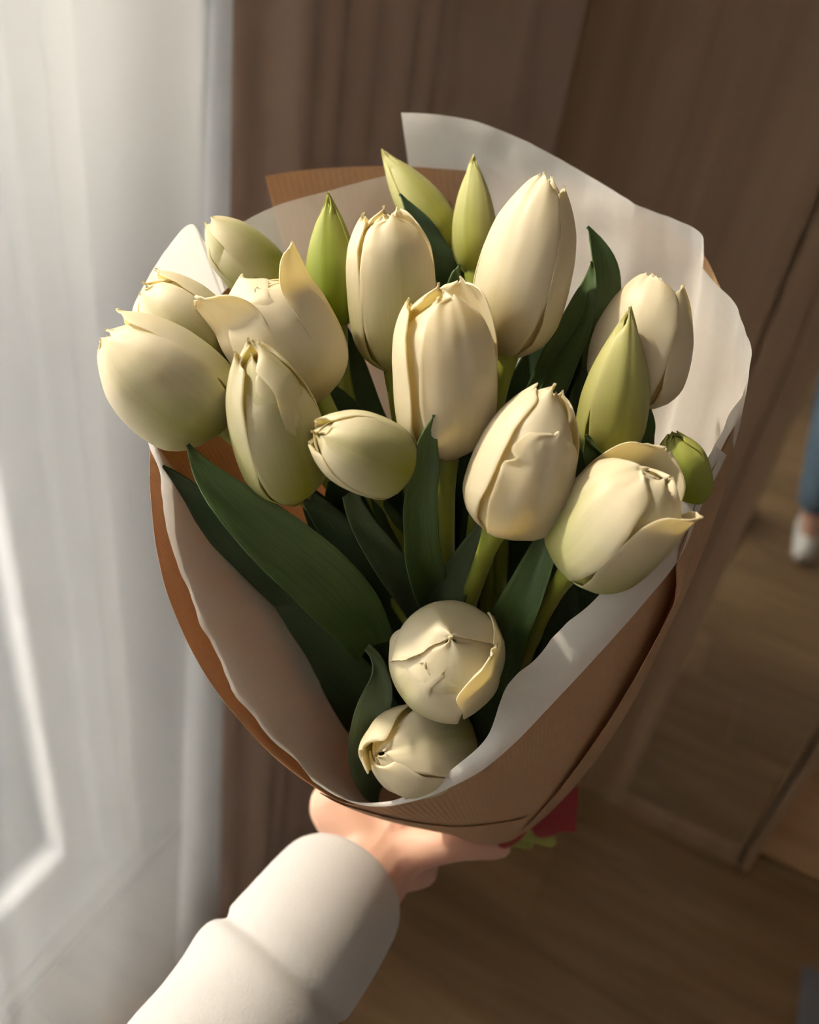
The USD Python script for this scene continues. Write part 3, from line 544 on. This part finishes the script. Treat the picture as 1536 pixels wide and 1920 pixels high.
# ------------------------------------------------------------------ red ribbon tied under the paper
rb = Thing('red_ribbon', 'dark red ribbon tied at the bottom of the bouquet wrapping', 'ribbon', G)
def strip(pts, wid, wdir, th=0.0006):
    C = spline(pts, 24); u = np.linspace(-0.5, 0.5, 5); w = np.interp(np.linspace(0, 1, 24), np.linspace(0, 1, len(wid)), wid)
    P = C[:, None, :] + (u[None, :, None] * w[:, None, None]) * nrm(wdir); return shell(P, th)[:2]
ring = G + np.stack([math.cos(a) * RIGHT * .021 + math.sin(a) * FAR * .021 + UPB * .004 for a in np.linspace(0, 2 * np.pi, 30)])
obj('band', tube(ring, 0.004, 8), RIBBON, rb)
wv = nrm(bq(1085, 1475, .62) - bq(1080, 1558, .62))
obj('tail', strip([bq(975, 1540, .600), bq(1015, 1532, .600), bq(1050, 1522, .600), bq(1083, 1516, .598)], [.004, .016, .026, .030], wv), RIBBON, rb)
obj('tail', strip([bq(985, 1540, .62), bq(1010, 1548, .63), bq(1045, 1540, .64)], [.006, .016, .018], wv), RIBBON, rb)

# ------------------------------------------------------------------ the person holding the bouquet
def gp(deg, r, h): a = math.radians(deg); return G + math.cos(a) * RIGHT * r + math.sin(a) * FAR * r + UPB * h
wrist = bq(712, 1606, .590); cuffc = bq(668, 1640, .575); fore = bq(455, 1950, .50)
elbow = A([-0.135, 0.00, 0.985]); shl = A([-0.07, -0.20, 1.26]); shr = A([0.27, -0.26, 1.27])
bones = []
def chain(pts, radii):
    for (p, rp), (q, rq) in zip(list(zip(pts, radii))[:-1], list(zip(pts, radii))[1:]): bones.append((p, rp, q, rq))
chain([wrist, fore, elbow], [.026, .034, .038]); chain([elbow, shl], [.04, .05])
# the left hand closed around the stems
palm = [gp(165, .050, .022), gp(172, .052, .005), gp(180, .054, -.012), gp(190, .054, -.028)]
for p in palm: bones.append((wrist, .024, p, .0125))
bones.append((palm[0], .0125, palm[3], .0115)); web = bq(765, 1590, .582); bones.append((web, .016, wrist, .023)); bones.append((web, .016, palm[1], .013))
for i, (h, ln) in enumerate(((.024, 1.0), (.006, 1.06), (-.012, 1.0), (-.029, .85))):
    pts = [palm[i]] + [gp(165 - a * ln, r, h) for a, r in ((40, .044), (72, .038), (98, .035), (116, .033), (130, .032))]
    chain(pts, [.0105, .0100, .0095, .0088, .0082, .0074])
thumb = [web, bq(808, 1586, .574), bq(852, 1580, .571), bq(897, 1582, .576), bq(934, 1586, .584)]
bones.append((wrist, .025, bq(638, 1512, .604), .020)); bones.append((bq(638, 1512, .604), .020, palm[1], .014))
chain(thumb, [.0150, .0125, .0108, .0098, .0080])
# the rest of the body
hipc, chest, neckp, head = A([.15, -.26, .86]), A([.10, -.27, 1.15]), A([.10, -.27, 1.36]), A([.09, -.29, 1.47])
chain([hipc, chest], [.125, .115]); chain([chest, (shl + shr) / 2], [.115, .075]); chain([shl, shr], [.05, .05]); chain([(shl + shr) / 2, neckp], [.055, .048]); chain([neckp, head], [.048, .07])
bones.append((head + A([0, .01, .02]), .078, head + A([0, .02, -.05]), .055)); bones.append((head + A([0, -.03, .02]), .075, head + A([0, .0, .03]), .075))
bones.append((head + A([0, .085, .005]), .010, head + A([0, .098, -.018]), .012))         # nose
for sx in (-1, 1): bones.append((head + A([.076 * sx, -.01, .01]), .012, head + A([.074 * sx, -.005, -.02]), .009))   # ears
er = A([.32, -.16, 1.05]); wr = A([.22, -.16, 1.27]); chain([shr, er], [.05, .04]); chain([er, wr], [.036, .025]); chain([wr, wr + A([-.02, .02, .08])], [.026, .030])
for k in range(4): chain([wr + A([-.04 + .018 * k, .02, .09]), wr + A([-.05 + .018 * k, .035, .125]), wr + A([-.06 + .018 * k, .02, .155])], [.010, .009, .008])
chain([wr + A([.02, .02, .05]), wr + A([.04, .04, .09]), wr + A([.03, .05, .12])], [.012, .010, .008])
legs = []
FOOT = {-1: A([.13, -.16, 0]), 1: A([.372, -.12, 0])}
for sx in (-1, 1):
    hp = hipc + A([.085 * sx, 0, -.02]); kn_ = (hp + FOOT[sx]) / 2 + A([0, .04, .02]); an = FOOT[sx] + A([0, -.03, .09])
    chain([hp, kn_], [.085, .056]); chain([kn_, an], [.053, .036]); chain([an, FOOT[sx] + A([0, .10, .03])], [.034, .026]); legs.append((hp, kn_, an))
body = limbs(bones, 0.0065, 10)
pe = Thing('person', 'person in a cream sweater and pale jeans, left hand holding the bouquet', 'person', (hipc[0], hipc[1], 0))
obj('body', body, SKIN, pe, smooth=True, label='bare hand and wrist gripping the wrapped stems')
# sweater: finely lofted sleeve with folds, and the torso
axis_pts = [bq(640, 1668, .578), bq(598, 1726, .549), bq(560, 1776, .53), bq(500, 1855, .513), bq(450, 1935, .498), bq(380, 2060, .475), elbow, (elbow + shl) / 2, shl]
SC = spline(axis_pts, 460); acl = np.r_[0, np.cumsum(np.linalg.norm(np.diff(SC, axis=0), axis=1))]
base_r = PchipInterpolator([0, .006, .020, .055, .085, .12, .17, .26, .40, .70], [.0400, .0420, .0430, .0440, .0480, .0505, .053, .056, .060, .062])(np.clip(acl, 0, .7))
def sl_shape(i, a):
    s_ = acl[i]
    seam = -0.085 * math.exp(-((s_ - .064) / .0035) ** 2) + 0.045 * math.exp(-((s_ - .074) / .008) ** 2)
    fold = 0.06 * np.sin(s_ * 88 + 2.2 * np.cos(a + 0.6) + 1.0) * np.clip((s_ - .07) / .04, 0, 1) * (0.6 + 0.4 * np.cos(a - 1.0))
    fold2 = 0.03 * np.sin(s_ * 60 - 1.5 * np.sin(a) + 2.0) * np.clip((s_ - .07) / .05, 0, 1)
    return 1 + seam + fold + fold2
sl_v, sl_f = tube(SC, base_r, 48, caps=False, shape=sl_shape)
inn_v, inn_f = tube(SC[:40], base_r[:40] - 0.003, 48, caps=False, shape=sl_shape)
inn_f = inn_f[:, ::-1]
k48 = np.arange(48); lipf = np.vstack([np.stack([(k48 + 1) % 48, k48, k48 + len(sl_v)], 1), np.stack([(k48 + 1) % 48, k48 + len(sl_v), (k48 + 1) % 48 + len(sl_v)], 1)])
sleeve = (np.vstack([sl_v, inn_v]), np.vstack([sl_f, inn_f + len(sl_v), lipf]))
tor = limbs([(hipc + A([0, 0, .03]), .142, chest, .135), (chest, .132, (shl + shr) / 2 - A([0, 0, .03]), .085), (shl, .066, shr, .066), (shr, .064, er, .052), (er, .05, wr - (wr - er) * .12, .036)], 0.015, 10)
obj('sweater', cat(sleeve, tor), KNIT, pe, smooth=True, label='cream knit sweater sleeve with a ribbed cuff')
jb = []
for hp, kn_, an in legs: jb += [(hp, .098, kn_, .074), (kn_, .074, an + (kn_ - an) * .22, .062), (hipc, .125, hp, .10)]
obj('jeans', limbs(jb, 0.015, 8), DENIM, pe, smooth=True, label='pale blue jeans')
for sx in (-1, 1):
    fo = FOOT[sx]
    sh = limbs([(fo + A([0, -.06, .042]), .041, fo + A([0, .03, .040]), .039), (fo + A([0, .03, .040]), .039, fo + A([0, .125, .033]), .032), (fo + A([0, -.055, .05]), .040, fo + A([0, -.045, .15]), .044)], 0.008, 8)
    vv = np.array(sh.vertices); vv[:, 2] = np.maximum(vv[:, 2], 0.001); obj('shoe', (vv, sh.faces), SHOE, pe, smooth=True, label='white shoe')
hr = limbs([(head + A([0, -.025, .04]), .086, head + A([0, -.05, -.02]), .085), (head + A([0, -.06, -.02]), .08, head + A([0, -.07, -.16]), .06)], 0.012, 8)
obj('hair', hr, HAIR, pe, smooth=True)
